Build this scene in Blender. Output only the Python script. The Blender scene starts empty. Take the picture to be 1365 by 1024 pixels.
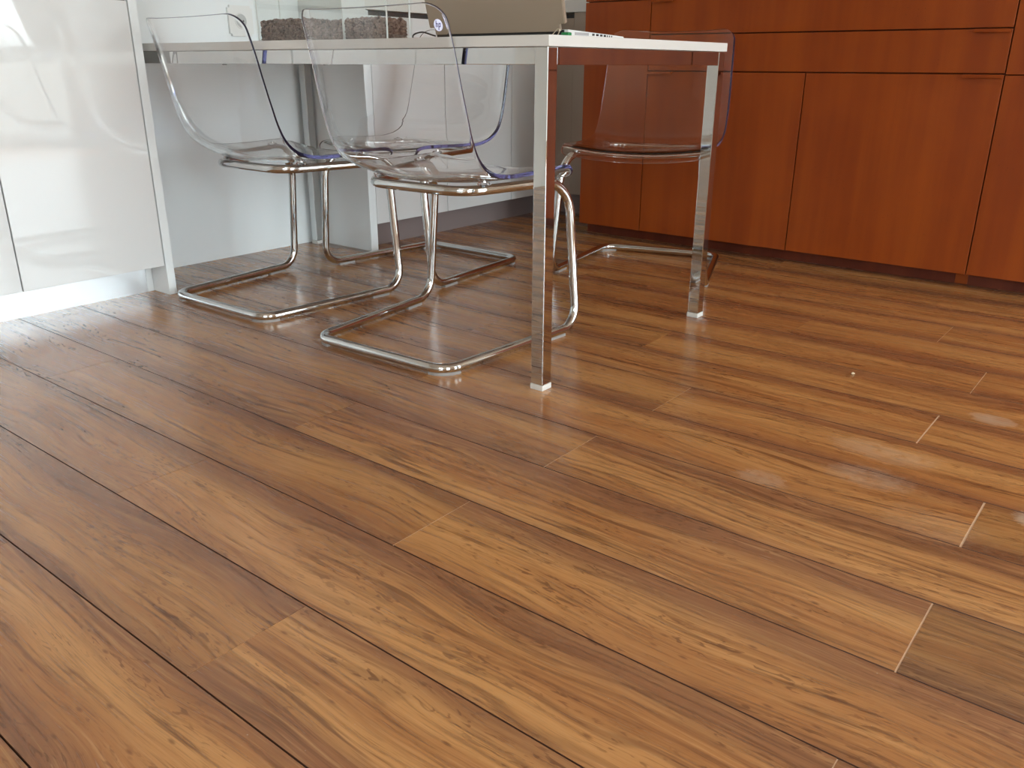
import bpy, bmesh, math, random
from mathutils import Vector, Matrix
random.seed(7)
S = bpy.context.scene
COL = S.collection

# ------------------------------------------------------------------ camera
YAW, PITCH, ROLL, FPX = 0.670, 0.3628, 0.00387, 1121.5
cam_d = bpy.data.cameras.new('camera')
cam = bpy.data.objects.new('camera', cam_d)
COL.objects.link(cam)
cam_d.sensor_fit = 'HORIZONTAL'
cam_d.sensor_width = 36.0
cam_d.lens = FPX / 1365.0 * 36.0
cam_d.clip_start = 0.02
fw = Vector((-math.sin(YAW) * math.cos(PITCH), math.cos(YAW) * math.cos(PITCH), -math.sin(PITCH)))
r0 = Vector((math.cos(YAW), math.sin(YAW), 0))
u0 = r0.cross(fw)
rt = r0 * math.cos(ROLL) + u0 * math.sin(ROLL)
up = -r0 * math.sin(ROLL) + u0 * math.cos(ROLL)
M = Matrix((rt, up, -fw)).transposed().to_4x4()
M.translation = (0, 0, 0.68)
cam.matrix_world = M
S.camera = cam

# ------------------------------------------------------------------ world, exposure
w = bpy.data.worlds.new('sky')
S.world = w
w.use_nodes = True
wt = w.node_tree
bg = wt.nodes['Background']
# bright overcast sky, duller ground and parapets below the horizon
wtc = wt.nodes.new('ShaderNodeTexCoord')
wsp = wt.nodes.new('ShaderNodeSeparateXYZ')
wmr = wt.nodes.new('ShaderNodeMapRange')
wmr.inputs['From Min'].default_value = 0.0
wmr.inputs['From Max'].default_value = 0.03
wmx = wt.nodes.new('ShaderNodeMix')
wmx.data_type = 'RGBA'
wmx.inputs[6].default_value = (0.27, 0.27, 0.26, 1)
wmx.inputs[7].default_value = (0.85, 0.94, 1.0, 1)
wt.links.new(wtc.outputs['Generated'], wsp.inputs[0])
wt.links.new(wsp.outputs[2], wmr.inputs[0])
wt.links.new(wmr.outputs[0], wmx.inputs[0])
wt.links.new(wmx.outputs[2], bg.inputs[0])
bg.inputs[1].default_value = 6.0
sun_d = bpy.data.lights.new('sun', 'SUN')
sun_d.energy = 8.0
sun_d.angle = math.radians(0.6)
sun_d.color = (1.0, 0.95, 0.87)
sun = bpy.data.objects.new('sun', sun_d)
COL.objects.link(sun)
sun.rotation_euler = Vector((-0.52, -0.14, -0.85)).to_track_quat('-Z', 'Y').to_euler()
vs = S.view_settings
vs.view_transform = 'Standard'
vs.look = 'None'
vs.gamma = 1.0
vs.use_curve_mapping = False
vs.exposure = 0.96
S.cycles.max_bounces = 16
S.cycles.diffuse_bounces = 6
S.cycles.glossy_bounces = 8
S.cycles.transmission_bounces = 14
S.cycles.transparent_max_bounces = 24
S.cycles.use_denoising = True
S.cycles.blur_glossy = 0.3
S.cycles.sample_clamp_indirect = 8.0

# window openings (room geometry needed by the portals too)
XL, XR, YB, YF, ZC = -3.05, 3.20, -2.60, 4.45, 2.60
WINS = [(1.45, 3.82, 0.06, 2.36), (-1.90, -0.45, 0.06, 2.36)]        # on the right wall: y0, y1, z0, z1
for (y0, y1, z0, z1) in WINS:
    ld = bpy.data.lights.new('window_daylight', 'AREA')
    ld.shape = 'RECTANGLE'
    ld.size = z1 - z0
    ld.size_y = y1 - y0
    ld.cycles.is_portal = True
    lo = bpy.data.objects.new('window_daylight', ld)
    COL.objects.link(lo)
    lo.location = (XR + 0.10, (y0 + y1) / 2, (z0 + z1) / 2)
    lo.rotation_euler = (0, math.pi / 2, 0)
FILL_WIN = (0.2, 1.9, 0.95, 2.35)                                     # fill window added in the unseen wall behind the camera: x0, x1, z0, z1
ld = bpy.data.lights.new('window_daylight', 'AREA')  # portal of the added fill window
ld.shape = 'RECTANGLE'
ld.size = FILL_WIN[1] - FILL_WIN[0]
ld.size_y = FILL_WIN[3] - FILL_WIN[2]
ld.cycles.is_portal = True
lo = bpy.data.objects.new('window_daylight', ld)
COL.objects.link(lo)
lo.location = ((FILL_WIN[0] + FILL_WIN[1]) / 2, YB - 0.10, (FILL_WIN[2] + FILL_WIN[3]) / 2)
lo.rotation_euler = (math.pi / 2, 0, 0)


# ------------------------------------------------------------------ helpers
def tag(o, label=None, cat=None, group=None, kind=None):
    if label: o['label'] = label
    if cat: o['category'] = cat
    if group: o['group'] = group
    if kind: o['kind'] = kind
    return o


def empty(name, loc=(0, 0, 0), rz=0.0):
    o = bpy.data.objects.new(name, None)
    COL.objects.link(o)
    o.location = loc
    o.rotation_euler = (0, 0, rz)
    o.empty_display_size = 0.05
    return o


def mesh_obj(name, bm, mat, parent=None, smooth=False):
    me = bpy.data.meshes.new(name)
    bm.normal_update()
    bm.to_mesh(me)
    bm.free()
    if smooth:
        for p in me.polygons: p.use_smooth = True
    mats = mat if isinstance(mat, (list, tuple)) else [mat]
    for m in mats: me.materials.append(m)
    o = bpy.data.objects.new(name, me)
    COL.objects.link(o)
    if parent: o.parent = parent
    return o


def add_box(bm, x0, x1, y0, y1, z0, z1, mi=0):
    vs_ = [bm.verts.new((x, y, z)) for x in (x0, x1) for y in (y0, y1) for z in (z0, z1)]
    fs = []
    for idx in ((0, 1, 3, 2), (4, 6, 7, 5), (0, 4, 5, 1), (2, 3, 7, 6), (0, 2, 6, 4), (1, 5, 7, 3)):
        f = bm.faces.new([vs_[i] for i in idx])
        f.material_index = mi
        fs.append(f)
    return vs_, fs


def box(name, x0, x1, y0, y1, z0, z1, mat, parent=None, bevel=0.0, seg=2):
    bm = bmesh.new()
    add_box(bm, x0, x1, y0, y1, z0, z1)
    if bevel > 0:
        bmesh.ops.bevel(bm, geom=list(bm.edges), offset=bevel, segments=seg, profile=0.6, affect='EDGES')
    bmesh.ops.recalc_face_normals(bm, faces=bm.faces)
    return mesh_obj(name, bm, mat, parent)


def fillet(pts, rads, closed=False, n=8):
    out = []
    N = len(pts)
    pts = [Vector(p) for p in pts]
    for i, p in enumerate(pts):
        r = rads[i] if isinstance(rads, (list, tuple)) else rads
        if (not closed and i in (0, N - 1)) or r <= 0:
            out.append(p)
            continue
        a = (pts[i - 1] - p).normalized()
        b = (pts[(i + 1) % N] - p).normalized()
        ang = a.angle(b)
        d = r / math.tan(ang / 2)
        A, B = p + a * d, p + b * d
        c = p + (a + b).normalized() * (r / math.sin(ang / 2))
        va, vb = A - c, B - c
        tot = va.angle(vb)
        for k in range(n + 1):
            t = k / n
            q = (va * math.sin((1 - t) * tot) + vb * math.sin(t * tot)) / math.sin(tot)
            out.append(c + q)
    return out


def sweep(bm, pts, rad, closed=False, ns=14, caps=True):
    pts = [Vector(p) for p in pts]
    N = len(pts)
    T = []
    for i in range(N):
        if closed:
            t = pts[(i + 1) % N] - pts[i - 1]
        else:
            t = pts[min(i + 1, N - 1)] - pts[max(i - 1, 0)]
        T.append(t.normalized())
    ref = Vector((0, 0, 1)) if abs(T[0].z) < 0.9 else Vector((1, 0, 0))
    nrm = (ref - T[0] * ref.dot(T[0])).normalized()
    frames = []
    for i in range(N):
        if i:
            q = T[i - 1].rotation_difference(T[i])
            nrm = q @ nrm
            nrm = (nrm - T[i] * nrm.dot(T[i])).normalized()
        frames.append((nrm.copy(), T[i].cross(nrm)))
    twist = 0.0
    if closed:
        q = T[-1].rotation_difference(T[0])
        e = q @ nrm
        n0, b0 = frames[0]
        twist = math.atan2(e.dot(b0), e.dot(n0))
    rings = []
    for i in range(N):
        n_, b_ = frames[i]
        tw = -twist * i / N
        ring = []
        for k in range(ns):
            a = 2 * math.pi * k / ns + tw
            ring.append(bm.verts.new(pts[i] + (n_ * math.cos(a) + b_ * math.sin(a)) * rad))
        rings.append(ring)
    for i in range(N if closed else N - 1):
        A, B = rings[i], rings[(i + 1) % N]
        for k in range(ns):
            f = bm.faces.new((A[k], A[(k + 1) % ns], B[(k + 1) % ns], B[k]))
            f.smooth = True
    if not closed and caps:
        bm.faces.new(rings[0][::-1])
        bm.faces.new(rings[-1])


def add_cyl(bm, c, axis, r, h, ns=16, r2=None):
    c = Vector(c)
    ax = Vector(axis).normalized()
    q = Vector((0, 0, 1)).rotation_difference(ax).to_matrix().to_4x4()
    m = Matrix.Translation(c) @ q
    bmesh.ops.create_cone(bm, cap_ends=True, segments=ns, radius1=r, radius2=r if r2 is None else r2, depth=h, matrix=m)


# ------------------------------------------------------------------ materials
def newmat(name):
    m = bpy.data.materials.new(name)
    m.use_nodes = True
    nt = m.node_tree
    return m, nt, nt.nodes['Principled BSDF']


def simple(name, col, rough=0.4, metal=0.0, coat=0.0, spec=0.5, noise=0.0):
    m, nt, b = newmat(name)
    b.inputs['Base Color'].default_value = (*col, 1)
    b.inputs['Roughness'].default_value = rough
    b.inputs['Metallic'].default_value = metal
    b.inputs['Coat Weight'].default_value = coat
    b.inputs['Coat Roughness'].default_value = 0.03
    b.inputs['Specular IOR Level'].default_value = spec
    if noise:
        n = nt.nodes.new('ShaderNodeTexNoise')
        n.inputs['Scale'].default_value = 9
        n.inputs['Detail'].default_value = 4
        mr = nt.nodes.new('ShaderNodeMapRange')
        mr.inputs['To Min'].default_value = max(0.0, rough - noise)
        mr.inputs['To Max'].default_value = rough + noise
        nt.links.new(n.outputs['Fac'], mr.inputs['Value'])
        nt.links.new(mr.outputs[0], b.inputs['Roughness'])
    return m


class NG:
    """tiny node-graph helper"""
    def __init__(s, nt): s.nt = nt
    def node(s, t, **kw):
        n = s.nt.nodes.new(t)
        for k, v in kw.items(): setattr(n, k, v)
        return n
    def link(s, a, b): s.nt.links.new(a, b)
    def val(s, inp, v):
        if isinstance(v, (int, float)): inp.default_value = v
        elif isinstance(v, (tuple, list)): inp.default_value = v
        else: s.link(v, inp)
    def math(s, op, a, b=0.0, c=0.0):
        n = s.node('ShaderNodeMath', operation=op)
        s.val(n.inputs[0], a); s.val(n.inputs[1], b); s.val(n.inputs[2], c)
        return n.outputs[0]
    def mapr(s, v, a, b, c=0.0, d=1.0, smooth=True):
        n = s.node('ShaderNodeMapRange')
        n.interpolation_type = 'SMOOTHSTEP' if smooth else 'LINEAR'
        s.val(n.inputs[0], v)
        for i, x in enumerate((a, b, c, d)): s.val(n.inputs[i + 1], x)
        return n.outputs[0]
    def comb(s, x, y, z):
        n = s.node('ShaderNodeCombineXYZ')
        s.val(n.inputs[0], x); s.val(n.inputs[1], y); s.val(n.inputs[2], z)
        return n.outputs[0]
    def noise(s, vec, scale=1.0, detail=3.0, rough=0.5, dist=0.0, out='Fac'):
        n = s.node('ShaderNodeTexNoise')
        s.link(vec, n.inputs['Vector'])
        n.inputs['Scale'].default_value = scale
        n.inputs['Detail'].default_value = detail
        n.inputs['Roughness'].default_value = rough
        n.inputs['Distortion'].default_value = dist
        return n.outputs[out]
    def mix(s, f, a, b, blend='MIX'):
        n = s.node('ShaderNodeMix', data_type='RGBA', blend_type=blend)
        s.val(n.inputs[0], f)
        for i, v in ((6, a), (7, b)):
            if isinstance(v, tuple): n.inputs[i].default_value = (*v, 1)
            else: s.link(v, n.inputs[i])
        return n.outputs[2]


def srgb(r, g, b):
    f = lambda c: (c / 255 / 12.92) if c / 255 <= 0.04045 else ((c / 255 + 0.055) / 1.055) ** 2.4
    return (f(r), f(g), f(b))


# oak laminate: one material, each plank carries its own seed
def oak_floor():
    m, nt, b = newmat('oak_laminate')
    g = NG(nt)
    tc = g.node('ShaderNodeTexCoord')
    sep = g.node('ShaderNodeSeparateXYZ')
    g.link(tc.outputs['Object'], sep.inputs[0])
    at = g.node('ShaderNodeAttribute', attribute_type='OBJECT', attribute_name='seed')
    seed = at.outputs['Fac']
    x0, y0 = sep.outputs[0], sep.outputs[1]
    x = g.math('ADD', x0, g.math('MULTIPLY', seed, 7.3))
    y = g.math('ADD', y0, g.math('MULTIPLY', seed, 1.7))
    # slow sideways wander of the grain
    wv = g.noise(g.comb(g.math('MULTIPLY', x, 1.6), g.math('MULTIPLY', y, 5.0), seed), 1.0, 2.0)
    wand = g.math('MULTIPLY', g.math('SUBTRACT', wv, 0.5), 0.10)
    yw = g.math('ADD', y, wand)
    ywl = g.math('ADD', y0, g.math('MULTIPLY', wand, 0.35))
    # broad light heart and darker sides of each board
    shift = g.math('MULTIPLY', g.math('SUBTRACT', g.math('FRACT', g.math('MULTIPLY', seed, 3.77)), 0.5), 0.05)
    side = g.math('ABSOLUTE', g.math('ADD', ywl, shift))
    sidef = g.mapr(side, 0.034, 0.090)
    broad = g.noise(g.comb(g.math('MULTIPLY', x, 1.3), g.math('MULTIPLY', yw, 16.0), seed), 1.0, 3.0, 0.55)
    fine = g.noise(g.comb(g.math('MULTIPLY', x, 5.0), g.math('MULTIPLY', yw, 150.0), seed), 1.0, 4.0, 0.65)
    fine2 = g.noise(g.comb(g.math('MULTIPLY', x, 14.0), g.math('MULTIPLY', yw, 420.0), seed), 1.0, 3.0, 0.6)
    # cathedral lines
    cat_n = g.noise(g.comb(g.math('MULTIPLY', x, 1.9), g.math('MULTIPLY', y, 7.5), seed), 1.0, 2.0, 0.5)
    ph = g.math('ADD', g.math('MULTIPLY', yw, 230.0), g.math('MULTIPLY', cat_n, 34.0))
    cath = g.math('SINE', ph)
    cathm = g.mapr(g.noise(g.comb(g.math('MULTIPLY', x, 1.1), g.math('MULTIPLY', y, 8.0), g.math('ADD', seed, 5.0)), 1.0, 2.0), 0.46, 0.62)
    cathd = g.math('MULTIPLY', g.mapr(cath, 0.35, 1.0), cathm)
    # dark streak groups
    st = g.noise(g.comb(g.math('MULTIPLY', x, 4.2), g.math('MULTIPLY', yw, 88.0), g.math('ADD', seed, 9.0)), 1.0, 3.0, 0.6)
    stm = g.noise(g.comb(g.math('MULTIPLY', x, 1.6), g.math('MULTIPLY', yw, 12.0), g.math('ADD', seed, 3.0)), 1.0, 2.0)
    streak = g.math('MULTIPLY', g.mapr(st, 0.53, 0.66), g.mapr(stm, 0.42, 0.62))
    # cross flecks (rays)
    fl = g.noise(g.comb(g.math('MULTIPLY', x, 34.0), g.math('MULTIPLY', yw, 170.0), seed), 1.0, 2.0, 0.55, 0.9)
    flm = g.noise(g.comb(g.math('MULTIPLY', x, 4.0), g.math('MULTIPLY', yw, 22.0), g.math('ADD', seed, 1.0)), 1.0, 2.0)
    fleck = g.math('MULTIPLY', g.mapr(fl, 0.55, 0.66), g.mapr(flm, 0.46, 0.62))
    # small knots
    vo = g.node('ShaderNodeTexVoronoi')
    g.link(g.comb(g.math('MULTIPLY', x, 3.1), g.math('MULTIPLY', y, 9.0), seed), vo.inputs['Vector'])
    knot = g.mapr(vo.outputs['Distance'], 0.03, 0.15, 1.0, 0.0)
    light, mid, dark = srgb(*OAK[0]), srgb(*OAK[1]), srgb(*OAK[2])
    deep = srgb(*OAK[3])
    c = g.mix(g.mapr(broad, 0.36, 0.66), mid, light)
    c = g.mix(g.math('MULTIPLY', sidef, 0.74), c, dark)
    c = g.mix(g.math('MULTIPLY', g.mapr(fine, 0.48, 0.68), 0.48), c, deep)
    c = g.mix(g.math('MULTIPLY', g.mapr(fine2, 0.52, 0.70), 0.36), c, deep)
    c = g.mix(g.math('MULTIPLY', g.mapr(fine, 0.47, 0.28), 0.40), c, srgb(214, 164, 110))
    c = g.mix(g.math('MULTIPLY', cathd, 0.34), c, deep)
    c = g.mix(g.math('MULTIPLY', streak, 0.66), c, deep)
    c = g.mix(g.math('MULTIPLY', fleck, 0.62), c, deep)
    c = g.mix(g.math('MULTIPLY', knot, 0.60), c, deep)
    # board to board tone
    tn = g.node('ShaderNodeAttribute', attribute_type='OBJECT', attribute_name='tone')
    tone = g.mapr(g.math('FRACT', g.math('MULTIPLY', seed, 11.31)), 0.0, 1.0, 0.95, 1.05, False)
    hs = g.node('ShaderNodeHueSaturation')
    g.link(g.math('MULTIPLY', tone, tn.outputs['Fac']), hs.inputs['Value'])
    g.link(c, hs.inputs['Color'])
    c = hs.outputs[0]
    # dry dust marks left on the floor (own shapes, world position)
    geo = g.node('ShaderNodeNewGeometry')
    ps = g.node('ShaderNodeSeparateXYZ')
    g.link(geo.outputs['Position'], ps.inputs[0])
    dn = g.noise(geo.outputs['Position'], 26.0, 4.0, 0.6)
    tot = None
    for (dx, dy, rx, ry, k) in ((-0.212, 1.865, 0.060, 0.034, 0.55), (-0.33, 1.44, 0.09, 0.055, 0.30), (-0.345, 1.56, 0.12, 0.05, 0.30),
                                (-0.48, 1.316, 0.06, 0.035, 0.32), (-0.085, 1.445, 0.035, 0.03, 0.6), (-0.20, 1.33, 0.10, 0.07, 0.12)):
        ex = g.math('DIVIDE', g.math('SUBTRACT', ps.outputs[0], dx), rx)
        ey = g.math('DIVIDE', g.math('SUBTRACT', ps.outputs[1], dy), ry)
        d2 = g.math('ADD', g.math('MULTIPLY', ex, ex), g.math('MULTIPLY', ey, ey))
        mk = g.math('MULTIPLY', g.mapr(g.math('ADD', d2, g.math('MULTIPLY', g.math('SUBTRACT', dn, 0.5), 2.2)), 0.1, 1.0, 1.0, 0.0), k)
        tot = mk if tot is None else g.math('MAXIMUM', tot, mk)
    tot = g.math('MULTIPLY', tot, g.mapr(dn, 0.35, 0.65, 0.4, 1.0))
    # stray specks
    sp = g.noise(geo.outputs['Position'], 240.0, 1.0)
    speck = g.mapr(sp, 0.80, 0.83, 0.0, 0.6)
    c = g.mix(g.math('MAXIMUM', tot, speck), c, srgb(206, 190, 172))
    g.link(c, b.inputs['Base Color'])
    rr = g.mapr(fine, 0.3, 0.7, 0.20, 0.30, False)
    rr = g.math('ADD', rr, g.math('MULTIPLY', tot, 0.25))
    g.link(rr, b.inputs['Roughness'])
    b.inputs['Specular IOR Level'].default_value = 0.75
    b.inputs['Coat Weight'].default_value = 0.30
    b.inputs['Coat Roughness'].default_value = 0.24
    bp = g.node('ShaderNodeBump')
    bp.inputs['Strength'].default_value = 0.04
    bp.inputs['Distance'].default_value = 0.0006
    g.link(g.math('SUBTRACT', g.math('MULTIPLY', fine2, 0.5), g.math('ADD', streak, fleck)), bp.inputs['Height'])
    g.link(bp.outputs[0], b.inputs['Normal'])
    return m


OAK = [(202, 147, 89), (176, 119, 69), (134, 88, 62), (96, 55, 31)]


def cherry(name, base, dark):
    m, nt, b = newmat(name)
    g = NG(nt)
    geo = g.node('ShaderNodeNewGeometry')
    ps = g.node('ShaderNodeSeparateXYZ')
    g.link(geo.outputs['Position'], ps.inputs[0])
    xx = g.math('ADD', ps.outputs[0], g.math('MULTIPLY', ps.outputs[1], 0.7))
    z = ps.outputs[2]
    n1 = g.noise(g.comb(g.math('MULTIPLY', xx, 13.0), g.math('MULTIPLY', z, 0.9), 0.0), 1.0, 3.0, 0.55)
    n2 = g.noise(g.comb(g.math('MULTIPLY', xx, 95.0), g.math('MULTIPLY', z, 2.6), 3.0), 1.0, 3.0, 0.6)
    n3 = g.noise(g.comb(g.math('MULTIPLY', xx, 5.0), g.math('MULTIPLY', z, 4.0), 8.0), 1.0, 2.0)
    vo = g.node('ShaderNodeTexVoronoi')
    g.link(g.comb(g.math('MULTIPLY', xx, 13.0), g.math('MULTIPLY', z, 7.0), 1.0), vo.inputs['Vector'])
    pip = g.mapr(vo.outputs['Distance'], 0.025, 0.075, 1.0, 0.0)
    gate = g.noise(g.comb(g.math('MULTIPLY', xx, 3.0), g.math('MULTIPLY', z, 3.0), 5.0), 1.0, 1.0)
    pip = g.math('MULTIPLY', pip, g.mapr(gate, 0.45, 0.6))
    c = g.mix(g.mapr(n1, 0.30, 0.72), dark, base)
    c = g.mix(g.math('MULTIPLY', g.mapr(n2, 0.45, 0.75), 0.25), c, dark)
    c = g.mix(g.math('MULTIPLY', g.mapr(n3, 0.4, 0.7), 0.25), c, tuple(v * 1.15 for v in base))
    c = g.mix(g.math('MULTIPLY', pip, 0.7), c, tuple(v * 0.25 for v in dark))
    g.link(c, b.inputs['Base Color'])
    b.inputs['Roughness'].default_value = 0.38
    b.inputs['Specular IOR Level'].default_value = 0.25
    return m


def clear_plastic(name, tint, rough=0.0, ior=1.47):
    m, nt, b = newmat(name)
    b.inputs['Base Color'].default_value = (*tint, 1)
    b.inputs['Roughness'].default_value = rough
    b.inputs['Transmission Weight'].default_value = 1.0
    b.inputs['IOR'].default_value = ior
    return m


def thin_glass(name, tint=(0.97, 0.99, 0.98)):
    m = bpy.data.materials.new(name)
    m.use_nodes = True
    nt = m.node_tree
    nt.nodes.remove(nt.nodes['Principled BSDF'])
    g = NG(nt)
    tr = g.node('ShaderNodeBsdfTransparent')
    tr.inputs[0].default_value = (*tint, 1)
    gl = g.node('ShaderNodeBsdfGlossy')
    gl.inputs['Roughness'].default_value = 0.01
    geo = g.node('ShaderNodeNewGeometry')
    dt = g.node('ShaderNodeVectorMath', operation='DOT_PRODUCT')
    g.link(geo.outputs['Normal'], dt.inputs[0])
    g.link(geo.outputs['Incoming'], dt.inputs[1])
    k = g.math('SUBTRACT', 1.0, g.math('ABSOLUTE', dt.outputs['Value']))
    fr = g.math('ADD', 0.04, g.math('MULTIPLY', 0.96, g.math('POWER', k, 5.0)))
    mx = g.node('ShaderNodeMixShader')
    g.link(fr, mx.inputs[0])
    g.link(tr.outputs[0], mx.inputs[1])
    g.link(gl.outputs[0], mx.inputs[2])
    g.link(mx.outputs[0], nt.nodes['Material Output'].inputs[0])
    return m


def chrome_mat():
    m, nt, b = newmat('chrome')
    g = NG(nt)
    b.inputs['Metallic'].default_value = 1.0
    b.inputs['Base Color'].default_value = (0.60, 0.605, 0.60, 1)
    tc = g.node('ShaderNodeTexCoord')
    n = g.noise(tc.outputs['Object'], 30.0, 4.0, 0.6)
    g.link(g.mapr(n, 0.35, 0.75, 0.018, 0.055), b.inputs['Roughness'])
    return m


M_FLOOR = oak_floor()
M_SUB = simple('floor_underlay', srgb(46, 30, 22), 0.8)
M_BEVEL = simple('dark_plank_bevel', srgb(78, 47, 32), 0.5)
M_STRIP = simple('pale_fibreboard_core', srgb(222, 190, 160), 0.6)
M_WALL = simple('wall_paint', (0.76, 0.75, 0.71), 0.7)
M_CEIL = simple('ceiling_paint', (0.80, 0.79, 0.76), 0.8)
M_GLOSS = simple('white_gloss_lacquer', (0.73, 0.74, 0.745), 0.30, coat=1.0, noise=0.03)
M_PANEL = simple('white_satin_panel', (0.80, 0.835, 0.85), 0.12, noise=0.02)
M_EDGE = simple('white_edge_band', (0.76, 0.76, 0.74), 0.3)
M_STEEL = simple('brushed_aluminium', (0.80, 0.83, 0.86), 0.38, 1.0, noise=0.06)
M_KICK = simple('grey_plinth', srgb(134, 121, 120), 0.35)
M_DARK = simple('dark_recess', (0.03, 0.03, 0.032), 0.6)
M_CHROME = chrome_mat()
M_TOP = simple('white_table_lacquer', (0.70, 0.70, 0.68), 0.25, coat=0.3)
M_FOOT = simple('pale_foot_plastic', (0.66, 0.65, 0.62), 0.35)
M_ACR = clear_plastic('clear_acrylic', (1.0, 1.0, 1.0), 0.0, 1.40)
M_RIM = clear_plastic('acrylic_cut_edge', (0.34, 0.35, 0.80), 0.02, 1.42)
M_RIM.node_tree.nodes['Principled BSDF'].inputs['Transmission Weight'].default_value = 0.95
M_CLIP = clear_plastic('clear_clip_plastic', (0.86, 0.87, 0.90), 0.08)
M_GLASS = thin_glass('window_glass')
M_TANK = thin_glass('tank_glass', (0.985, 0.995, 0.99))
M_CHERRY = cherry('cherry_veneer', srgb(146, 67, 12), srgb(129, 54, 9))
M_CHERRY_D = cherry('cherry_plinth', srgb(104, 44, 24), srgb(84, 32, 18))
M_CORNER_SHADE = simple('white_lacquer_shade_tint', (0.36, 0.29, 0.23), 0.3, coat=0.5)  # shade and cherry bounce on the white corner unit, put into the colour
M_COUNTER = simple('pale_worktop', (0.70, 0.70, 0.68), 0.3)
M_LID = simple('taupe_laptop_lid', srgb(168, 154, 138), 0.34, 0.45)
M_BLACK = simple('black_plastic', (0.012, 0.012, 0.013), 0.4)
M_WPLAST = simple('white_plastic', (0.74, 0.74, 0.73), 0.35)
M_GREEN = simple('green_plastic', srgb(30, 130, 70), 0.4)
M_WIRE = simple('pale_wire', srgb(205, 195, 175), 0.3, 0.6)
M_GLIDE = simple('grey_translucent_glide', (0.30, 0.28, 0.27), 0.3)
M_SEAL = simple('clear_seal', (0.75, 0.78, 0.78), 0.25)
M_RUBBER = simple('grey_glide', (0.20, 0.18, 0.17), 0.4)

# ------------------------------------------------------------------ floor
Y0, PW, PL = 0.2176, 0.1783, 1.15
ROW_X = {0: -1.286, 1: -0.805, 2: -1.307, 3: -0.825, 4: -0.149, 5: -0.805, 6: -0.153, 7: -0.784, 8: -0.306,
         9: -1.02, 10: -0.284, 11: -0.77, 12: -0.4355, 13: -0.95, 14: -0.12}
WIDE = {(4, -0.149): 0.0023, (6, -0.153): 0.0034, (8, -0.306): 0.0030, (3, -0.825): 0.0016, (5, -0.805): 0.0016,
        (7, -0.784): 0.0014, (10, -0.284): 0.0018, (12, -0.4355): 0.0012, (1, -0.805): 0.0010, (2, -0.157): 0.0016}
floor = box('floor', XL, XR, YB, YF, -0.06, -0.0100, M_SUB)
tag(floor, 'oak laminate floor of long boards', None, None, 'structure')
plank_cache = {}


def plank_mesh(length, width):
    key = (round(length, 4), round(width, 4))
    if key in plank_cache: return plank_cache[key]
    h, b_ = width / 2, 0.0008
    bm = bmesh.new()
    prof = [(-h, -0.0095), (-h, -0.0020), (-h + b_, 0.0), (h - b_, 0.0), (h, -0.0020), (h, -0.0095)]
    ends = []
    for sx in (-length / 2, length / 2):
        ends.append([bm.verts.new((sx, y, z)) for y, z in prof])
    n = len(prof)
    for i in range(n):
        f = bm.faces.new((ends[0][i], ends[1][i], ends[1][(i + 1) % n], ends[0][(i + 1) % n]))
        f.material_index = 1 if i in (0, 1, 3, 4) else 0          # the printed dark bevels and flanks
    bm.faces.new(ends[0])
    bm.faces.new(ends[1][::-1])
    bmesh.ops.recalc_face_normals(bm, faces=bm.faces)
    me = bpy.data.meshes.new('plank')
    bm.to_mesh(me)
    bm.free()
    me.materials.append(M_FLOOR)
    me.materials.append(M_BEVEL)
    plank_cache[key] = me
    return me


def strip_at(x, row, gap):
    y = Y0 + (row + 0.5) * PW
    o = box('joint_strip', x - gap / 2, x + gap / 2, y - PW / 2 + 0.0012, y + PW / 2 - 0.0012, -0.0095, -0.0006, M_STRIP, floor)
    return o


row_lo = math.floor((YB - Y0) / PW)
row_hi = math.ceil((YF - Y0) / PW)
sd = 0
for r in range(row_lo, row_hi):
    ya, yb = max(YB, Y0 + r * PW), min(YF, Y0 + (r + 1) * PW)
    if yb - ya < 0.02: continue
    j0 = ROW_X.get(r, -0.2 - 1.15 * ((r * 0.387) % 1.0))
    k0 = math.ceil((XL - j0) / PL)
    joints = []
    k = k0
    while j0 + k * PL < XR:
        joints.append(j0 + k * PL)
        k += 1
    edges = [XL] + joints + [XR]
    for a, b_ in zip(edges[:-1], edges[1:]):
        ga = next((v for (rr, xx), v in WIDE.items() if rr == r and abs(xx - a) < 0.01), 0.0006)
        gb = next((v for (rr, xx), v in WIDE.items() if rr == r and abs(xx - b_) < 0.01), 0.0006)
        xa, xb = a + ga / 2, b_ - gb / 2
        if xb - xa < 0.01: continue
        sd += 1
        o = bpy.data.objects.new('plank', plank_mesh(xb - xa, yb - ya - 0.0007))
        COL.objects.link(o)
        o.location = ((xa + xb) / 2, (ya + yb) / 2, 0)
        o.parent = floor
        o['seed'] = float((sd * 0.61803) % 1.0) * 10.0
        o['tone'] = {4: 0.70, 6: 0.76}.get(r, 1.0) if abs(a + 0.15) < 0.01 else 1.0  # own darker print on two boards, also standing in for shade there
    for x in joints:
        gp = next((v for (rr, xx), v in WIDE.items() if rr == r and abs(xx - x) < 0.01), None)
        if gp: strip_at(x, r, gp)

# ------------------------------------------------------------------ room shell
def struct(name, x0, x1, y0, y1, z0, z1, mat, label=None):
    o = box(name, x0, x1, y0, y1, z0, z1, mat)
    return tag(o, label, None, None, 'structure')


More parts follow.
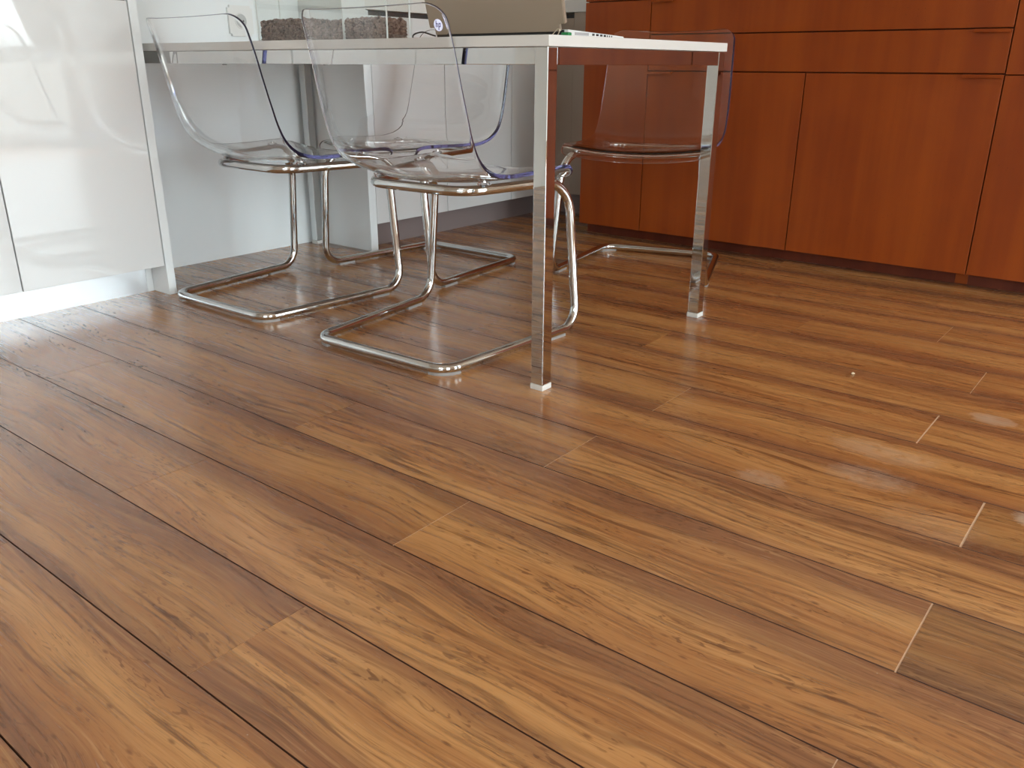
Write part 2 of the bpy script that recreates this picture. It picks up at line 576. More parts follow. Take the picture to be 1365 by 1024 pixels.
T = 0.12
struct('ceiling', XL - T, XR + T, YB - T, YF + T, ZC, ZC + 0.1, M_CEIL, 'white ceiling of the kitchen')
struct('wall_left', XL - T, XL, YB, YF, -0.06, ZC, M_WALL, 'white wall behind the kitchen units')
struct('wall_far', XL - T, XR + T, YF, YF + T, -0.06, ZC, M_WALL, 'white wall behind the cherry cabinets')
bm = bmesh.new()
add_box(bm, XL - T, XR + T, YB - T, YB, -0.06, FILL_WIN[2])
add_box(bm, XL - T, XR + T, YB - T, YB, FILL_WIN[3], ZC)
add_box(bm, XL - T, FILL_WIN[0], YB - T, YB, FILL_WIN[2], FILL_WIN[3])
add_box(bm, FILL_WIN[1], XR + T, YB - T, YB, FILL_WIN[2], FILL_WIN[3])
tag(mesh_obj('wall_back', bm, M_WALL), 'white wall with an added wide fill window behind the photographer', None, None, 'structure')
bm = bmesh.new()
zs0, zs1 = WINS[0][2], WINS[0][3]
add_box(bm, XR, XR + T, YB, YF, -0.06, zs0)
add_box(bm, XR, XR + T, YB, YF, zs1, ZC)
add_box(bm, XR, XR + T, YB, WINS[1][0], zs0, zs1)
add_box(bm, XR, XR + T, WINS[1][1], WINS[0][0], zs0, zs1)
add_box(bm, XR, XR + T, WINS[0][1], YF, zs0, zs1)
tag(mesh_obj('wall_right', bm, M_WALL), 'white wall with two windows', None, None, 'structure')
for i, (y0, y1, z0, z1) in enumerate(WINS):
    wn = empty('window_%d' % (i + 1), (XR + 0.05, (y0 + y1) / 2, z0))
    tag(wn, 'white framed window nearest the far corner' if i == 0 else 'white framed window beside the photographer', None, None, 'structure')
    bm = bmesh.new()
    hy, hz, f = (y1 - y0) / 2, z1 - z0, 0.05
    for sy in (-1, 0, 1):
        add_box(bm, -0.025, 0.025, sy * (hy - f / 2) - f / 2, sy * (hy - f / 2) + f / 2, 0, hz)
    add_box(bm, -0.024, 0.024, -hy, hy, 0, f)
    add_box(bm, -0.024, 0.024, -hy, hy, hz - f, hz)
    mesh_obj('window_frame', bm, M_WPLAST, wn)
    for sy in (-1, 1):
        box('pane', -0.003, 0.003, min(sy * f / 2, sy * (hy - f)), max(sy * f / 2, sy * (hy - f)), f, hz - f, M_GLASS, wn)

wn = empty('window_3', ((FILL_WIN[0] + FILL_WIN[1]) / 2, YB - 0.05, FILL_WIN[2]))
tag(wn, 'added wide white framed fill window behind the photographer', None, None, 'structure')
bm = bmesh.new()
hx, hz, f = (FILL_WIN[1] - FILL_WIN[0]) / 2, FILL_WIN[3] - FILL_WIN[2], 0.05
for sx in (-1, 0, 1):
    add_box(bm, sx * (hx - f / 2) - f / 2, sx * (hx - f / 2) + f / 2, -0.025, 0.025, 0, hz)
add_box(bm, -hx, hx, -0.024, 0.024, 0, f)
add_box(bm, -hx, hx, -0.024, 0.024, hz - f, hz)
mesh_obj('window_frame', bm, M_WPLAST, wn)
for sx in (-1, 1):
    box('pane', min(sx * f / 2, sx * (hx - f)), max(sx * f / 2, sx * (hx - f)), -0.003, 0.003, f, hz - f, M_GLASS, wn)

XN = -2.77       # back of the niche the table is pushed into
NY0, NY1 = 1.372, 2.198
struct('wall_niche', XL, XN, NY0, NY1, 0, ZC, M_PANEL, 'glossy white back panel of the niche behind the table')

# ------------------------------------------------------------------ white kitchen units
XD = -2.44       # door faces
DT = 0.020
ZD0, ZD1, ZW = 0.093, 0.843, 0.861


def door_x(name, y0, y1, z0, z1, parent, mat=None):
    return box(name, XD - DT, XD, y0 + 0.0017, y1 - 0.0017, z0, z1, mat or M_GLOSS, parent, 0.0012)


def left_unit(y0, y1, label, panel=False):
    t = empty('base_cabinet', (XD, (y0 + y1) / 2, 0))
    tag(t, label, 'cabinet', None)
    off = -((y0 + y1) / 2)
    def sh(o):
        o.location = (-XD, off, 0)
        return o
    yb = 1.345 if panel else y1
    sh(box('carcass', XL + 0.002, XD - DT - 0.003, y0 + 0.001, yb - 0.001, 0.095, ZW - 0.002, M_PANEL, t))
    sh(door_x('door', y0, yb, ZD0, ZD1, t))
    sh(box('grip_channel', XD - DT - 0.002, XD - 0.012, y0 + 0.001, yb - 0.001, ZD1 + 0.001, ZW - 0.002, M_DARK, t))
    sh(box('plinth', XD - 0.11, XD - 0.09, y0, yb - (0.02 if panel else 0), 0.0, 0.094, M_STEEL, t))
    if panel:
        sh(box('plinth_return', XD - 0.11, XD - 0.088, yb - 0.02, yb, 0.0, 0.094, M_PANEL, t))
        sh(box('side_panel', XL + 0.002, XD + 0.001, 1.3465, NY0, 0.0, ZW + 0.6, M_PANEL, t, 0.001))
    return t


left_unit(0.925, 1.372, 'white glossy floor unit beside the niche, ending in a tall side panel', True)
left_unit(0.325, 0.925, 'white glossy floor unit cut off by the left edge of the photo')
left_unit(-0.275, 0.325, 'white glossy floor unit left of the photo, next along the run')


def right_unit(y0, y1, label, panel=False):
    t = empty('base_cabinet', (XD, (y0 + y1) / 2, 0))
    tag(t, label, 'cabinet')
    off = -((y0 + y1) / 2)
    def sh(o):
        o.location = (-XD, off, 0)
        return o
    ya = 2.236 if panel else y0
    sh(box('carcass', XL + 0.002, XD - DT - 0.003, ya + 0.001, y1 - 0.001, 0.105, ZW - 0.002, M_PANEL, t))
    sh(door_x('door', ya, y1, 0.1, ZD1, t))
    sh(box('grip_channel', XD - DT - 0.002, XD - 0.012, ya + 0.001, y1 - 0.001, ZD1 + 0.001, ZW - 0.002, M_DARK, t))
    sh(box('plinth', XD - 0.095, XD - 0.075, ya, y1, 0.0, 0.104, M_KICK, t))
    if panel:
        sh(box('side_panel', XL + 0.002, XD + 0.001, 2.199, 2.2345, 0.0, ZW - 0.001, M_PANEL, t, 0.001))
    return t


right_unit(2.199, 2.64, 'white floor unit whose grey side panel closes the niche on the right', True)
right_unit(2.64, 3.07, 'white floor unit in the middle of the run behind the table')
right_unit(3.07, 3.384, 'narrow white floor unit at the inner corner of the kitchen')

t = empty('corner_cabinet', (-2.2, 3.39, 0))
tag(t, 'white corner unit between the white run and the cherry cabinets, its shade painted taupe', 'cabinet')
def shc(o):
    o.location = (2.2, -3.39, 0)
    return o
shc(box('carcass', XL + 0.002, -2.04, 3.415, 3.99, 0.105, 0.885, M_PANEL, t))
shc(box('door', XD + 0.002, -2.338, 3.39, 3.412, 0.1, 0.876, M_CORNER_SHADE, t, 0.001))
shc(box('filler_strip', -2.334, -2.05, 3.385, 3.412, 0.1, 0.90, M_CORNER_SHADE, t, 0.001))
shc(box('grip_channel', XD + 0.002, -2.338, 3.402, 3.413, 0.877, 0.891, M_DARK, t))
shc(box('plinth', XD - 0.07, -2.04, 3.45, 3.47, 0.0, 0.104, M_KICK, t))

o = box('worktop', XL + 0.002, XD + 0.012, -0.6, 1.345, ZW, ZW + 0.04, M_COUNTER, None, 0.002)
tag(o, 'pale worktop on the white units left of the niche', 'worktop')
o = box('worktop', XL + 0.002, XD + 0.012, 2.199, 3.375, ZW, ZW + 0.04, M_COUNTER, None, 0.002)
tag(o, 'pale worktop on the white units right of the niche', 'worktop')
o = box('worktop', XL + 0.002, -2.05, 3.378, 3.99, 0.9, 0.95, M_COUNTER, None, 0.002)
tag(o, 'pale worktop on the corner unit beside the cherry cabinets', 'worktop')

# socket in the niche
t = empty('wall_socket', (XN, 1.935, 0.821))
tag(t, 'white round power socket on a square plate in the niche wall', 'socket')
bm = bmesh.new()
add_box(bm, 0.0, 0.009, -0.05, 0.05, -0.05, 0.05)
bmesh.ops.bevel(bm, geom=[e for e in bm.edges if abs(e.verts[0].co.x - e.verts[1].co.x) > 0.005], offset=0.008, segments=4, affect='EDGES')
mesh_obj('plate', bm, M_WPLAST, t)
bm = bmesh.new()
ring = fillet([(0.0095, 0.024 * math.cos(a), 0.024 * math.sin(a)) for a in [2 * math.pi * k / 24 for k in range(24)]], 0, True)
sweep(bm, ring, 0.0022, True, 8)
mesh_obj('socket_rim', bm, M_WPLAST, t, True)
bm = bmesh.new()
add_cyl(bm, (0.0095, 0, 0), (1, 0, 0), 0.0225, 0.002, 24)
well = mesh_obj('socket_well', bm, simple('socket_grey', (0.45, 0.46, 0.46), 0.4), t)
for s in (-1, 1):
    bm = bmesh.new()
    add_cyl(bm, (0.0108, s * 0.0095, 0), (1, 0, 0), 0.003, 0.001, 12)
    mesh_obj('pin_hole', bm, M_DARK, well)

# ------------------------------------------------------------------ cherry cabinets
YD = 3.02
def front_y(name, x0, x1, z0, z1, parent, off):
    o = box(name, x0 + 0.0018, x1 - 0.0018, YD, YD + 0.02, z0, z1, M_CHERRY, parent, 0.0012)
    o.location = off
    return o


def lip(front, x0, x1, z):
    """finger pull: a slim wooden lip along the top edge of a front"""
    bm = bmesh.new()
    prof = [(YD + 0.004, z - 0.004), (YD - 0.010, z - 0.0035), (YD - 0.013, z - 0.009), (YD - 0.016, z - 0.009), (YD - 0.017, z), (YD + 0.004, z + 0.0008)]
    A = [bm.verts.new((x0, y, zz)) for y, zz in prof]
    B = [bm.verts.new((x1, y, zz)) for y, zz in prof]
    n = len(prof)
    for i in range(n): bm.faces.new((A[i], A[(i + 1) % n], B[(i + 1) % n], B[i]))
    bm.faces.new(A[::-1]); bm.faces.new(B)
    bmesh.ops.recalc_face_normals(bm, faces=bm.faces)
    return mesh_obj('handle', bm, M_CHERRY, front)


def cherry_unit(x0, x1, label, fronts):
    cx = (x0 + x1) / 2
    t = empty('wooden_cabinet', (cx, YD, 0))
    tag(t, label, 'cabinet')
    off = (-cx, -YD, 0)
    o = box('carcass', x0 + 0.001, x1 - 0.001, YD + 0.024, 3.98, 0.055, 1.06, M_CHERRY_D, t); o.location = off
    o = box('plinth', x0, x1, YD + 0.070, YD + 0.09, 0.0, 0.06, M_CHERRY_D, t); o.location = off
    o = box('cabinet_top', x0, x1, YD - 0.002, 3.98, 1.061, 1.085, M_CHERRY, t, 0.002); o.location = off
    for (kind, a, b_, z0, z1, h) in fronts:
        f = front_y(kind, a, b_, z0, z1, t, off)
        if h: lip(f, h[0], h[1], z1)
    return t


ZB, Z1, Z2, Z3, Z4 = 0.047, 0.659, 0.787, 0.910, 1.058
cherry_unit(-2.030, -1.734, 'narrow cherry cabinet with one tall door at the left end', [
    ('door', -2.030, -1.734, ZB, Z3 - 0.002, None), ('drawer', -2.030, -1.734, Z3 + 0.002, Z4, None)])
cu = cherry_unit(-1.734, -0.514, 'wide cherry cabinet with two doors under two long drawers', [
    ('door', -1.734, -1.119, ZB, Z1 - 0.002, (-1.728, -1.625)), ('door', -1.119, -0.514, ZB, Z1 - 0.002, (-0.628, -0.519)),
    ('drawer', -1.734, -0.514, Z1 + 0.002, Z2 - 0.002, (-0.618, -0.519)), ('drawer', -1.734, -0.514, Z2 + 0.002, Z3 - 0.002, (-1.728, -1.640)),
    ('drawer', -1.734, -0.514, Z3 + 0.002, Z4, None)])
o = box('plinth_joint', -0.553, -0.515, YD + 0.066, YD + 0.071, 0.002, 0.059, M_CHERRY, cu); o.location = (1.124, -YD, 0)
cherry_unit(-0.514, 0.09, 'cherry cabinet at the right edge of the photo, door under a deep drawer', [
    ('door', -0.514, 0.09, ZB, Z1 - 0.004, None), ('drawer', -0.514, 0.09, Z1 - 0.001, Z3 - 0.002, None), ('drawer', -0.514, 0.09, Z3 + 0.002, Z4, None)])
cherry_unit(0.09, 0.694, 'cherry cabinet right of the photo, last of the row', [
    ('door', 0.09, 0.694, ZB, Z1 - 0.002, None), ('drawer', 0.09, 0.694, Z1 + 0.002, Z3 - 0.002, None), ('drawer', 0.09, 0.694, Z3 + 0.002, Z4, None)])

# ------------------------------------------------------------------ table
TX1, TX0, TY0, TY1, LG = -1.031, -2.745, 1.4095, 2.2, 0.032
TY1 = 2.190
TZ0, TZ1 = 0.713, 0.7345
t = empty('dining_table', ((TX0 + TX1) / 2, (TY0 + TY1) / 2, 0))
tag(t, 'long white topped table on a square chrome frame, pushed into the niche', 'table')
toff = (-(TX0 + TX1) / 2, -(TY0 + TY1) / 2, 0)
o = box('tabletop', TX0 - 0.003, TX1 + 0.004, TY0 - 0.003, TY1 + 0.003, TZ0 + 0.0006, TZ1, M_TOP, t, 0.0012); o.location = toff
for (lx, ly) in ((TX1 - LG, TY0), (TX1 - LG, TY1 - LG), (TX0, TY0), (TX0, TY1 - LG)):
    lg = box('leg', lx, lx + LG, ly, ly + LG, 0.013, TZ0, M_CHROME, t, 0.0016, 3); lg.location = toff
    ft = box('foot_cap', lx - 0.0012, lx + LG + 0.0012, ly - 0.0012, ly + LG + 0.0012, 0.0, 0.0128, M_FOOT, lg, 0.0015)
RZ0 = 0.680
for (a, b_, c, d) in ((TX0 + LG, TX1 - LG, TY0 + 0.0012, TY0 + 0.026), (TX0 + LG, TX1 - LG, TY1 - 0.026, TY1 - 0.0012),
                      (TX1 - 0.026, TX1 - 0.0012, TY0 + LG, TY1 - LG), (TX0 + 0.0012, TX0 + 0.026, TY0 + LG, TY1 - LG)):
    rl = box('rail', a, b_, c, d, RZ0, TZ0, M_CHROME, t, 0.0012, 2); rl.location = toff
for sx in (-2.12, -1.70):
    bm = bmesh.new()
    add_cyl(bm, (sx, TY0 + 0.013, RZ0 - 0.0012), (0, 0, 1), 0.006, 0.0024, 12)
    o = mesh_obj('screw', bm, M_DARK, t); o.location = toff

# ------------------------------------------------------------------ chairs
FR = 0.0122
FZ = 0.0160
WB, WF, WT, WR = 0.2167, 0.2632, 0.2271, 0.1588
CD, CDT, HR, YBK = 0.495, 0.4946, 0.4017, 0.1512


def lerp_tab(tab, v):
    for (a, *pa), (b_, *pb) in zip(tab[:-1], tab[1:]):
        if a <= v <= b_:
            k = (v - a) / (b_ - a)
            return [p + (q - p) * k for p, q in zip(pa, pb)]
    return tab[-1][1:] if v > tab[-1][0] else tab[0][1:]


def smooth_path(pts, n):
    """Catmull-Rom through the points, resampled by length"""
    P = [Vector(p) for p in pts]
    P = [P[0] * 2 - P[1]] + P + [P[-1] * 2 - P[-2]]
    dense = []
    for i in range(1, len(P) - 2):
        for k in range(16):
            t_ = k / 16
            p0, p1, p2, p3 = P[i - 1:i + 3]
            dense.append(0.5 * ((2 * p1) + (-p0 + p2) * t_ + (2 * p0 - 5 * p1 + 4 * p2 - p3) * t_ ** 2 + (-p0 + 3 * p1 - 3 * p2 + p3) * t_ ** 3))
    dense.append(P[-2])
    L = [0.0]
    for a, b_ in zip(dense[:-1], dense[1:]): L.append(L[-1] + (b_ - a).length)
    return dense, L


def shell_mesh():
    # edge profile from the top of the back to the front lip: (y, z), with half width, bow (along the normal)
    prof = [(0.026, 0.800), (0.042, 0.750), (0.056, 0.700), (0.070, 0.640), (0.085, 0.580), (0.101, 0.525), (0.122, 0.483),
            (0.152, 0.456), (0.190, 0.441), (0.240, 0.434), (0.310, 0.433), (0.390, 0.435), (0.455, 0.437), (0.492, 0.4355), (0.508, 0.429), (0.514, 0.418), (0.515, 0.409)]
    dense, L = smooth_path([(0, y, z) for y, z in prof], 0)
    tot = L[-1]
    hw = [(0.0, 0.215), (0.10, 0.219), (0.2, 0.222), (0.32, 0.226), (0.45, 0.228), (0.62, 0.226), (0.80, 0.226), (0.93, 0.227), (1.0, 0.226)]
    bow = [(0.0, 0.050), (0.12, 0.053), (0.30, 0.055), (0.42, 0.044), (0.55, 0.024), (0.70, 0.020), (0.88, 0.018), (0.95, 0.018), (1.0, 0.018)]
    nu = 64
    rows = []
    ss = [0, .0015, .004, .008, .013, .019, .026, .034, .042]
    s = .042
    while s < tot - 0.05:
        s += 0.007
        ss.append(s)
    s0 = ss[-1]
    ss = [x for x in ss if x < tot - 0.052] + [tot - 0.05 + 0.05 * k / 16 for k in range(17)]
    bm = bmesh.new()
    CR, FRD = 0.042, 0.016
    for s in ss:
        i = max(k for k in range(len(L)) if L[k] <= s + 1e-9)
        i = min(i, len(L) - 2)
        f = (s - L[i]) / max(1e-9, L[i + 1] - L[i])
        p = dense[i].lerp(dense[i + 1], min(1, f))
        tan = (dense[i + 1] - dense[i]).normalized()
        nr = Vector((0, tan.z, -tan.y))           # outward side: behind the back, under the seat
        v = s / tot
        h = lerp_tab(hw, v)[0]
        hf = h
        if s < CR: h -= CR - math.sqrt(max(0, CR ** 2 - (CR - s) ** 2))
        e = tot - s
        if e < FRD: h -= FRD - math.sqrt(max(0, FRD ** 2 - (FRD - e) ** 2))
        B = lerp_tab(bow, v)[0]
        # the front lip keeps sagging straight down, not forward
        dirn = nr if v < 0.88 else Vector((0, 0, -1))
        if dirn.z > 0 and v > 0.4: dirn = -dirn
        row = []
        for k in range(nu + 1):
            u = -1 + 2 * k / nu
            uu = math.copysign(abs(u) ** 0.92, u)
            ue = abs(h * uu) / hf
            q = p + dirn * (B * (1 - ue ** 2.1))
            if v < 0.06: q.z += 0.007 * (1 - ue * ue) * (1 - v / 0.06)
            row.append(bm.verts.new((h * uu, q.y, q.z)))
        rows.append(row)
    for a, b_ in zip(rows[:-1], rows[1:]):
        for k in range(nu):
            f = bm.faces.new((a[k], a[k + 1], b_[k + 1], b_[k]))
            f.smooth = True
    bmesh.ops.recalc_face_normals(bm, faces=bm.faces)
    return bm


def thicken(o, th, off=0.0):
    md = o.modifiers.new('thickness', 'SOLIDIFY')
    md.thickness = th
    md.offset = off
    md.use_rim = True
    md.material_offset_rim = 1
    md.use_even_offset = True
    bv = o.modifiers.new('edge', 'BEVEL')
    bv.width = 0.0014
    bv.segments = 2
    bv.limit_method = 'ANGLE'
    bv.angle_limit = math.radians(60)


def make_chair(label):
    t = empty('cantilever_chair')
    tag(t, label, 'chair')
    sh = mesh_obj('seat_shell', shell_mesh(), [M_ACR, M_RIM], t, True)
    thicken(sh, 0.0100)
    pts = [(-WB, 0, FZ), (WB, 0, FZ), (WF, CD, FZ), (WT, CDT, HR), (WR, YBK, HR), (-WR, YBK, HR), (-WT, CDT, HR), (-WF, CD, FZ)]
    rad = [0.050, 0.050, 0.060, 0.085, 0.075, 0.075, 0.085, 0.060]
    path = fillet(pts, rad, True, 9)
    bm = bmesh.new()
    sweep(bm, path, FR, True, 16)
    mesh_obj('tube_frame', bm, M_CHROME, t, True)
    # glides under the base: curved ones at the back corners, straight ones near the front bends
    def glide(pp):
        bm = bmesh.new()
        pp = [Vector(p) for p in pp]
        n = len(pp)
        L_, R_ = [], []
        for i in range(n):
            tn = (pp[min(i + 1, n - 1)] - pp[max(i - 1, 0)]).normalized()
            sd_ = Vector((-tn.y, tn.x, 0)) * 0.0085
            L_.append(pp[i] + sd_); R_.append(pp[i] - sd_)
        rings = []
        for a, b_ in zip(L_, R_):
            rings.append([bm.verts.new((a.x, a.y, 0.0)), bm.verts.new((b_.x, b_.y, 0.0)), bm.verts.new((b_.x, b_.y, 0.0068)), bm.verts.new((a.x, a.y, 0.0068))])
        for a, b_ in zip(rings[:-1], rings[1:]):
            for k in range(4): bm.faces.new((a[k], a[(k + 1) % 4], b_[(k + 1) % 4], b_[k]))
        bm.faces.new(rings[0][::-1]); bm.faces.new(rings[-1])
        bmesh.ops.recalc_face_normals(bm, faces=bm.faces)
        mesh_obj('glide', bm, M_GLIDE, t)
    arc = 10
    glide([p for p in path[0:arc]])
    glide([p for p in path[arc:2 * arc]])
    for s in (-1, 1):
        e1 = Vector((s * (WB + (WF - WB) * 0.76), CD * 0.76, 0)); e2 = Vector((s * (WB + (WF - WB) * 0.89), CD * 0.89, 0))
        glide([e1, e1.lerp(e2, 0.5), e2])
    # clips that carry the shell on the seat frame
    for (s, yy, zt) in ((-1, 0.212, 0.0), (1, 0.212, 0.0), (-1, 0.405, 0.0), (1, 0.405, 0.0)):
        k = (yy - YBK) / (CDT - YBK)
        xx = s * (WR + (WT - WR) * k)
        bm = bmesh.new()
        add_box(bm, xx - 0.013, xx + 0.013, yy - 0.012, yy + 0.012, HR + 0.0085, HR + 0.0185)
        bmesh.ops.bevel(bm, geom=list(bm.edges), offset=0.003, segments=2, affect='EDGES')
        c = mesh_obj('clip', bm, M_CLIP, t)
        bm = bmesh.new()
        add_cyl(bm, (xx, yy, HR + 0.021), (0, 0, 1), 0.0055, 0.005, 12)
        mesh_obj('bolt', bm, M_CHROME, c)
    return t


def copy_tree(o, parent=None):
    c = o.copy()
    COL.objects.link(c)
    c.parent = parent
    for ch in list(o.children): copy_tree(ch, c)
    return c


POSES = [(-2.1639, 1.3375, .0164, 'clear acrylic cantilever chair nearest the niche, beside the white side panel'),
         (-1.4765, 1.3306, .0398, 'clear acrylic cantilever chair nearest the camera, behind the front table leg'),
         (-2.0962, 2.4023, 3.1375, 'clear acrylic cantilever chair across the table, in front of the white units'),
         (-1.546, 2.861, 3.412, 'clear acrylic cantilever chair facing the camera in front of the cherry cabinets')]
proto = make_chair(POSES[0][3])
for i, (x, y, a, lab) in enumerate(POSES):
    c = proto if i == 0 else copy_tree(proto)
    c.location = (x, y, 0)
    c.rotation_euler = (0, 0, a)
    c['label'] = lab

# ------------------------------------------------------------------ things on the table
TZ = TZ1
# laptop: lid back towards the camera
t = empty('laptop', (-1.349, 1.640, TZ))
tag(t, 'open taupe and silver laptop on the table, lid back towards the camera', 'laptop')
W2 = 0.202
bm = bmesh.new()
add_box(bm, -W2 + 0.003, W2 - 0.002, 0.004, 0.238, 0.0015, 0.0185)
for v in bm.verts:
    if v.co.y > 0.1 and v.co.z > 0.01: v.co.z = 0.0095
bmesh.ops.bevel(bm, geom=list(bm.edges), offset=0.0012, segments=2, affect='EDGES')
base = mesh_obj('base', bm, M_WPLAST, t)
box('rear_edge', -W2 + 0.012, W2 - 0.012, 0.0005, 0.0038, 0.0012, 0.0176, M_BLACK, t)
def side(nm, y0, y1, z0, z1, m): return box(nm, W2 - 0.0022, W2 - 0.0012, y0, y1, z0, z1, m, base)
side('vent', 0.030, 0.085, 0.0075, 0.0135, simple('grey_label', (0.40, 0.39, 0.40), 0.5))
for yy, ln in ((0.100, 0.009), (0.116, 0.010), (0.133, 0.009), (0.149, 0.008), (0.163, 0.003), (0.172, 0.003), (0.181, 0.003)):
    side('port', yy, yy + ln, 0.0080 - (yy - 0.1) * 0.02, 0.0124 - (yy - 0.1) * 0.03, M_BLACK)
kb = box('keyboard', -W2 + 0.03, W2 - 0.03, -0.05, 0.05, -0.0004, 0.0008, M_BLACK, base)
kb.location = (0, 0.085, 0.0154); kb.rotation_euler = (-math.atan2(0.0090, 0.234), 0, 0)
kb = box('touchpad', -0.05, 0.05, -0.035, 0.035, -0.0004, 0.0006, M_LID, base)
kb.location = (0, 0.185, 0.0115); kb.rotation_euler = (-math.atan2(0.0090, 0.234), 0, 0)
lean = math.radians(15)
lid = bpy.data.objects.new('lid', None)
bm = bmesh.new()
add_box(bm, -W2, W2, -0.011, 0.0, 0.0, 0.270)
bmesh.ops.bevel(bm, geom=[e for e in bm.edges if abs(e.verts[0].co.y - e.verts[1].co.y) > 0.005], offset=0.016, segments=6, affect='EDGES')
bmesh.ops.bevel(bm, geom=list(bm.edges), offset=0.0015, segments=2, affect='EDGES')
bpy.data.objects.remove(lid)
lid = mesh_obj('lid', bm, M_LID, t)
lid.location = (0, 0.002, 0.0165)
lid.rotation_euler = (lean, 0, 0)
sc_m, nt, b = newmat('laptop_screen')
b.inputs['Base Color'].default_value = (0.01, 0.01, 0.012, 1)
b.inputs['Roughness'].default_value = 0.2
box('screen', -W2 + 0.014, W2 - 0.014, 0.0002, 0.0012, 0.022, 0.258, sc_m, lid)
# round back-lit badge near the lower left of the lid back
lg_m, nt, b = newmat('badge_light')
b.inputs['Base Color'].default_value = (0.75, 0.78, 1.0, 1)
b.inputs['Emission Color'].default_value = (0.72, 0.74, 1.0, 1)
b.inputs['Emission Strength'].default_value = 0.28
bx, bz = -W2 + 0.031, 0.0225
bm = bmesh.new()
add_cyl(bm, (bx, -0.0113, bz), (0, -1, 0), 0.0138, 0.0008, 32)
badge = mesh_obj('logo_badge', bm, lg_m, lid)
bm = bmesh.new()
def bar(x0, z0, x1, z1, wd=0.0019):
    d = Vector((x1 - x0, 0, z1 - z0)).normalized()
    n = Vector((-d.z, 0, d.x)) * wd / 2
    a, b2 = Vector((bx + x0, 0, bz + z0)), Vector((bx + x1, 0, bz + z1))
    for (yy0, yy1) in ((-0.0122, -0.0115),):
        q = []
        for yv in (yy0, yy1):
            for p in (a + n, a - n, b2 - n, b2 + n): q.append(bm.verts.new((p.x, yv, p.z)))
        for idx in ((0, 1, 2, 3), (7, 6, 5, 4), (0, 4, 5, 1), (1, 5, 6, 2), (2, 6, 7, 3), (3, 7, 4, 0)): bm.faces.new([q[i] for i in idx])
# slanted letters h and p
bar(-0.0074, -0.0045, -0.0042, 0.0110); bar(-0.0056, 0.0036, -0.0012, 0.0040); bar(-0.0010, 0.0048, -0.0030, -0.0045)
bar(-0.0002, -0.0110, 0.0036, 0.0048); bar(0.0034, 0.0040, 0.0080, 0.0038); bar(0.0082, 0.0048, 0.0062, -0.0044); bar(0.0064, -0.0036, 0.0018, -0.0038)
bmesh.ops.recalc_face_normals(bm, faces=bm.faces)
mesh_obj('logo_letters', bm, simple('badge_letters', srgb(70, 66, 110), 0.4), badge)
for s in (-1, 1):
    bm = bmesh.new()
    add_cyl(bm, (s * 0.12, 0.001, 0.0195), (1, 0, 0), 0.0065, 0.05, 14)
    mesh_obj('hinge', bm, M_BLACK, t)

# green plug with a pale wire loop
t = empty('cable', (-1.143, 1.605, TZ))
tag(t, 'thin pale wire looping up to a green plug beside the laptop corner', 'cable')
bm = bmesh.new()
pth, _ = smooth_path([(-0.050, 0.000, 0.0012), (-0.028, 0.0, 0.0015), (-0.018, 0.002, 0.010), (-0.010, 0.004, 0.018), (-0.004, 0.004, 0.016), (-0.009, 0.004, 0.006), (-0.016, 0.002, 0.0016), (-0.004, 0.004, 0.003), (0.004, 0.006, 0.006)], 0)
sweep(bm, pth[::3] + [pth[-1]], 0.0011, False, 8)
mesh_obj('wire', bm, M_WIRE, t, True)
box('plug', 0.002, 0.022, 0.000, 0.014, 0.0005, 0.0115, M_GREEN, t, 0.003)
box('plug_tip', -0.006, 0.003, 0.002, 0.012, 0.0005, 0.005, M_BLACK, t, 0.001)

# black power lead left of the laptop
bm = bmesh.new()
pth, _ = smooth_path([(-1.600, 1.570, 0.003), (-1.575, 1.572, 0.003), (-1.560, 1.575, 0.004), (-1.557, 1.576, 0.012), (-1.548, 1.582, 0.017), (-1.535, 1.590, 0.0185), (-1.555, 1.640, 0.014), (-1.558, 1.67, 0.010), (-1.575, 1.72, 0.004), (-1.59, 1.74, 0.003)], 0)
sweep(bm, [p + Vector((0, 0, TZ)) for p in pth[::3]] + [pth[-1] + Vector((0, 0, TZ))], 0.0019, False, 8)
o = mesh_obj('power_lead', bm, M_BLACK, None, True)
tag(o, 'thin black power lead curling beside the left edge of the laptop', 'cable')

# glass tank with brown gravel
KX0, KX1, KY0, KY1, KH = -2.148, -1.622, 1.552, 1.640, 0.36
t = empty('glass_tank', ((KX0 + KX1) / 2, (KY0 + KY1) / 2, TZ))
tag(t, 'clear glass tank with brown gravel standing on the table', 'tank')
ko = (-(KX0 + KX1) / 2, -(KY0 + KY1) / 2, 0)
G = 0.005
for (nm, a, b_, c, d, e, f) in (('base_sheet', KX0, KX1, KY0, KY1, 0, G), ('glass_wall', KX0, KX1, KY0, KY0 + G, G, KH), ('glass_wall', KX0, KX1, KY1 - G, KY1, G, KH),
                               ('glass_wall', KX0, KX0 + G, KY0 + G, KY1 - G, G, KH), ('glass_wall', KX1 - G, KX1, KY0 + G, KY1 - G, G, KH)):
    o = box(nm, a, b_, c, d, e, f, M_TANK, t); o.location = ko
for (a, c) in ((KX0 + G, KY0 + G), (KX1 - G, KY0 + G), (KX0 + G, KY1 - G), (KX1 - G, KY1 - G)):
    bm = bmesh.new()
    add_cyl(bm, (a, c, KH / 2 + 0.002), (0, 0, 1), 0.0022, KH - 0.006, 8)
    o = mesh_obj('corner_seal', bm, M_SEAL, t); o.location = ko
o = box('divider', -1.792, -1.788, KY0 + G, KY1 - G, G, KH - 0.01, M_SEAL, t); o.location = ko
gm, nt, b = newmat('brown_gravel')
g = NG(nt)
oi = g.node('ShaderNodeTexCoord')
vo = g.node('ShaderNodeTexVoronoi')
vo.inputs['Scale'].default_value = 150
g.link(oi.outputs['Object'], vo.inputs['Vector'])
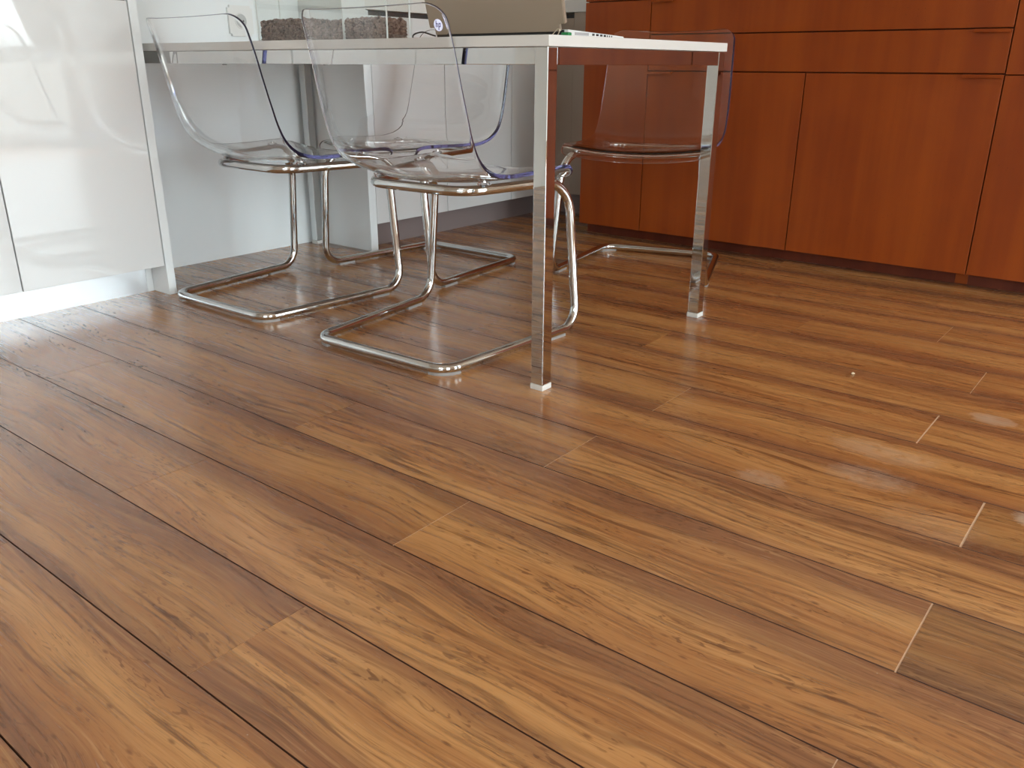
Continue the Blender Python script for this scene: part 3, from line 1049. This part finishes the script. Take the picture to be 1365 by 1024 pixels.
sv = g.node('ShaderNodeSeparateColor')
g.link(vo.outputs['Color'], sv.inputs[0])
c = g.mix(sv.outputs[0], srgb(104, 84, 76), srgb(150, 128, 118))
c = g.mix(g.mapr(sv.outputs[1], 0.75, 0.95), c, srgb(70, 52, 46))
g.link(c, b.inputs['Base Color'])
b.inputs['Roughness'].default_value = 0.7
# a bed of gravel: pebbly top and pebbly sides pressed to the glass
bm = bmesh.new()
gx0, gx1, gy0, gy1 = KX0 + G + 0.002, KX1 - G - 0.002, KY0 + G + 0.002, KY1 - G - 0.002
rng = random.Random(3)
def hgt(x):
    k = (x - gx0) / (gx1 - gx0)
    return 0.053 + 0.004 * math.sin(k * 9) - 0.008 * max(0, k - 0.55) * 2
add_box(bm, gx0 + 0.004, gx1 - 0.004, gy0 + 0.004, gy1 - 0.004, G + 0.001, 0.040)
def pebble(x, y, z, r):
    vs_ = bmesh.ops.create_icosphere(bm, subdivisions=1, radius=r)['verts']
    sx, sy, sz = rng.uniform(.8, 1.2), rng.uniform(.8, 1.1), rng.uniform(.65, 1)
    for v in vs_: v.co = Vector((v.co.x * sx + x, v.co.y * sy + y, v.co.z * sz + z))
x = gx0 + 0.004
for ix in range(86):
    x = gx0 + 0.005 + (gx1 - gx0 - 0.010) * ix / 85
    z = G + 0.004
    while z < hgt(x):
        pebble(x + rng.uniform(-.003, .003), gy0 + rng.uniform(0.0045, 0.0065), z, rng.uniform(0.0038, 0.0055)); z += rng.uniform(0.0045, 0.0085)
    for iy in range(1, 9):
        y = gy0 + 0.006 + (gy1 - gy0 - 0.012) * iy / 9
        pebble(x + rng.uniform(-.003, .003), y, hgt(x) - 0.004 + rng.uniform(-.004, .005), rng.uniform(0.005, 0.0085))
for iy in range(10):
    y = gy0 + 0.006 + (gy1 - gy0 - 0.012) * iy / 9
    for xx in (gx0 + 0.005, gx1 - 0.005):
        z = G + 0.004
        while z < hgt(xx):
            pebble(xx, y, z, rng.uniform(0.0038, 0.0052)); z += 0.007
for f in bm.faces: f.smooth = True
o = mesh_obj('gravel', bm, gm, t); o.location = ko
o['kind'] = 'stuff'

# a crumb on the floor
bm = bmesh.new()
bmesh.ops.create_icosphere(bm, subdivisions=2, radius=0.0042)
for v in bm.verts:
    v.co *= 1 + rng.uniform(-.2, .2)
    v.co.z = max(v.co.z * 0.7, -0.0022) + 0.0022
o = mesh_obj('crumb', bm, simple('pale_crumb', srgb(226, 204, 170), 0.7))
o.location = (-0.528, 1.961, 0)
tag(o, 'small pale crumb lying alone on the floor boards', 'crumb')
bpy.context.view_layer.update()
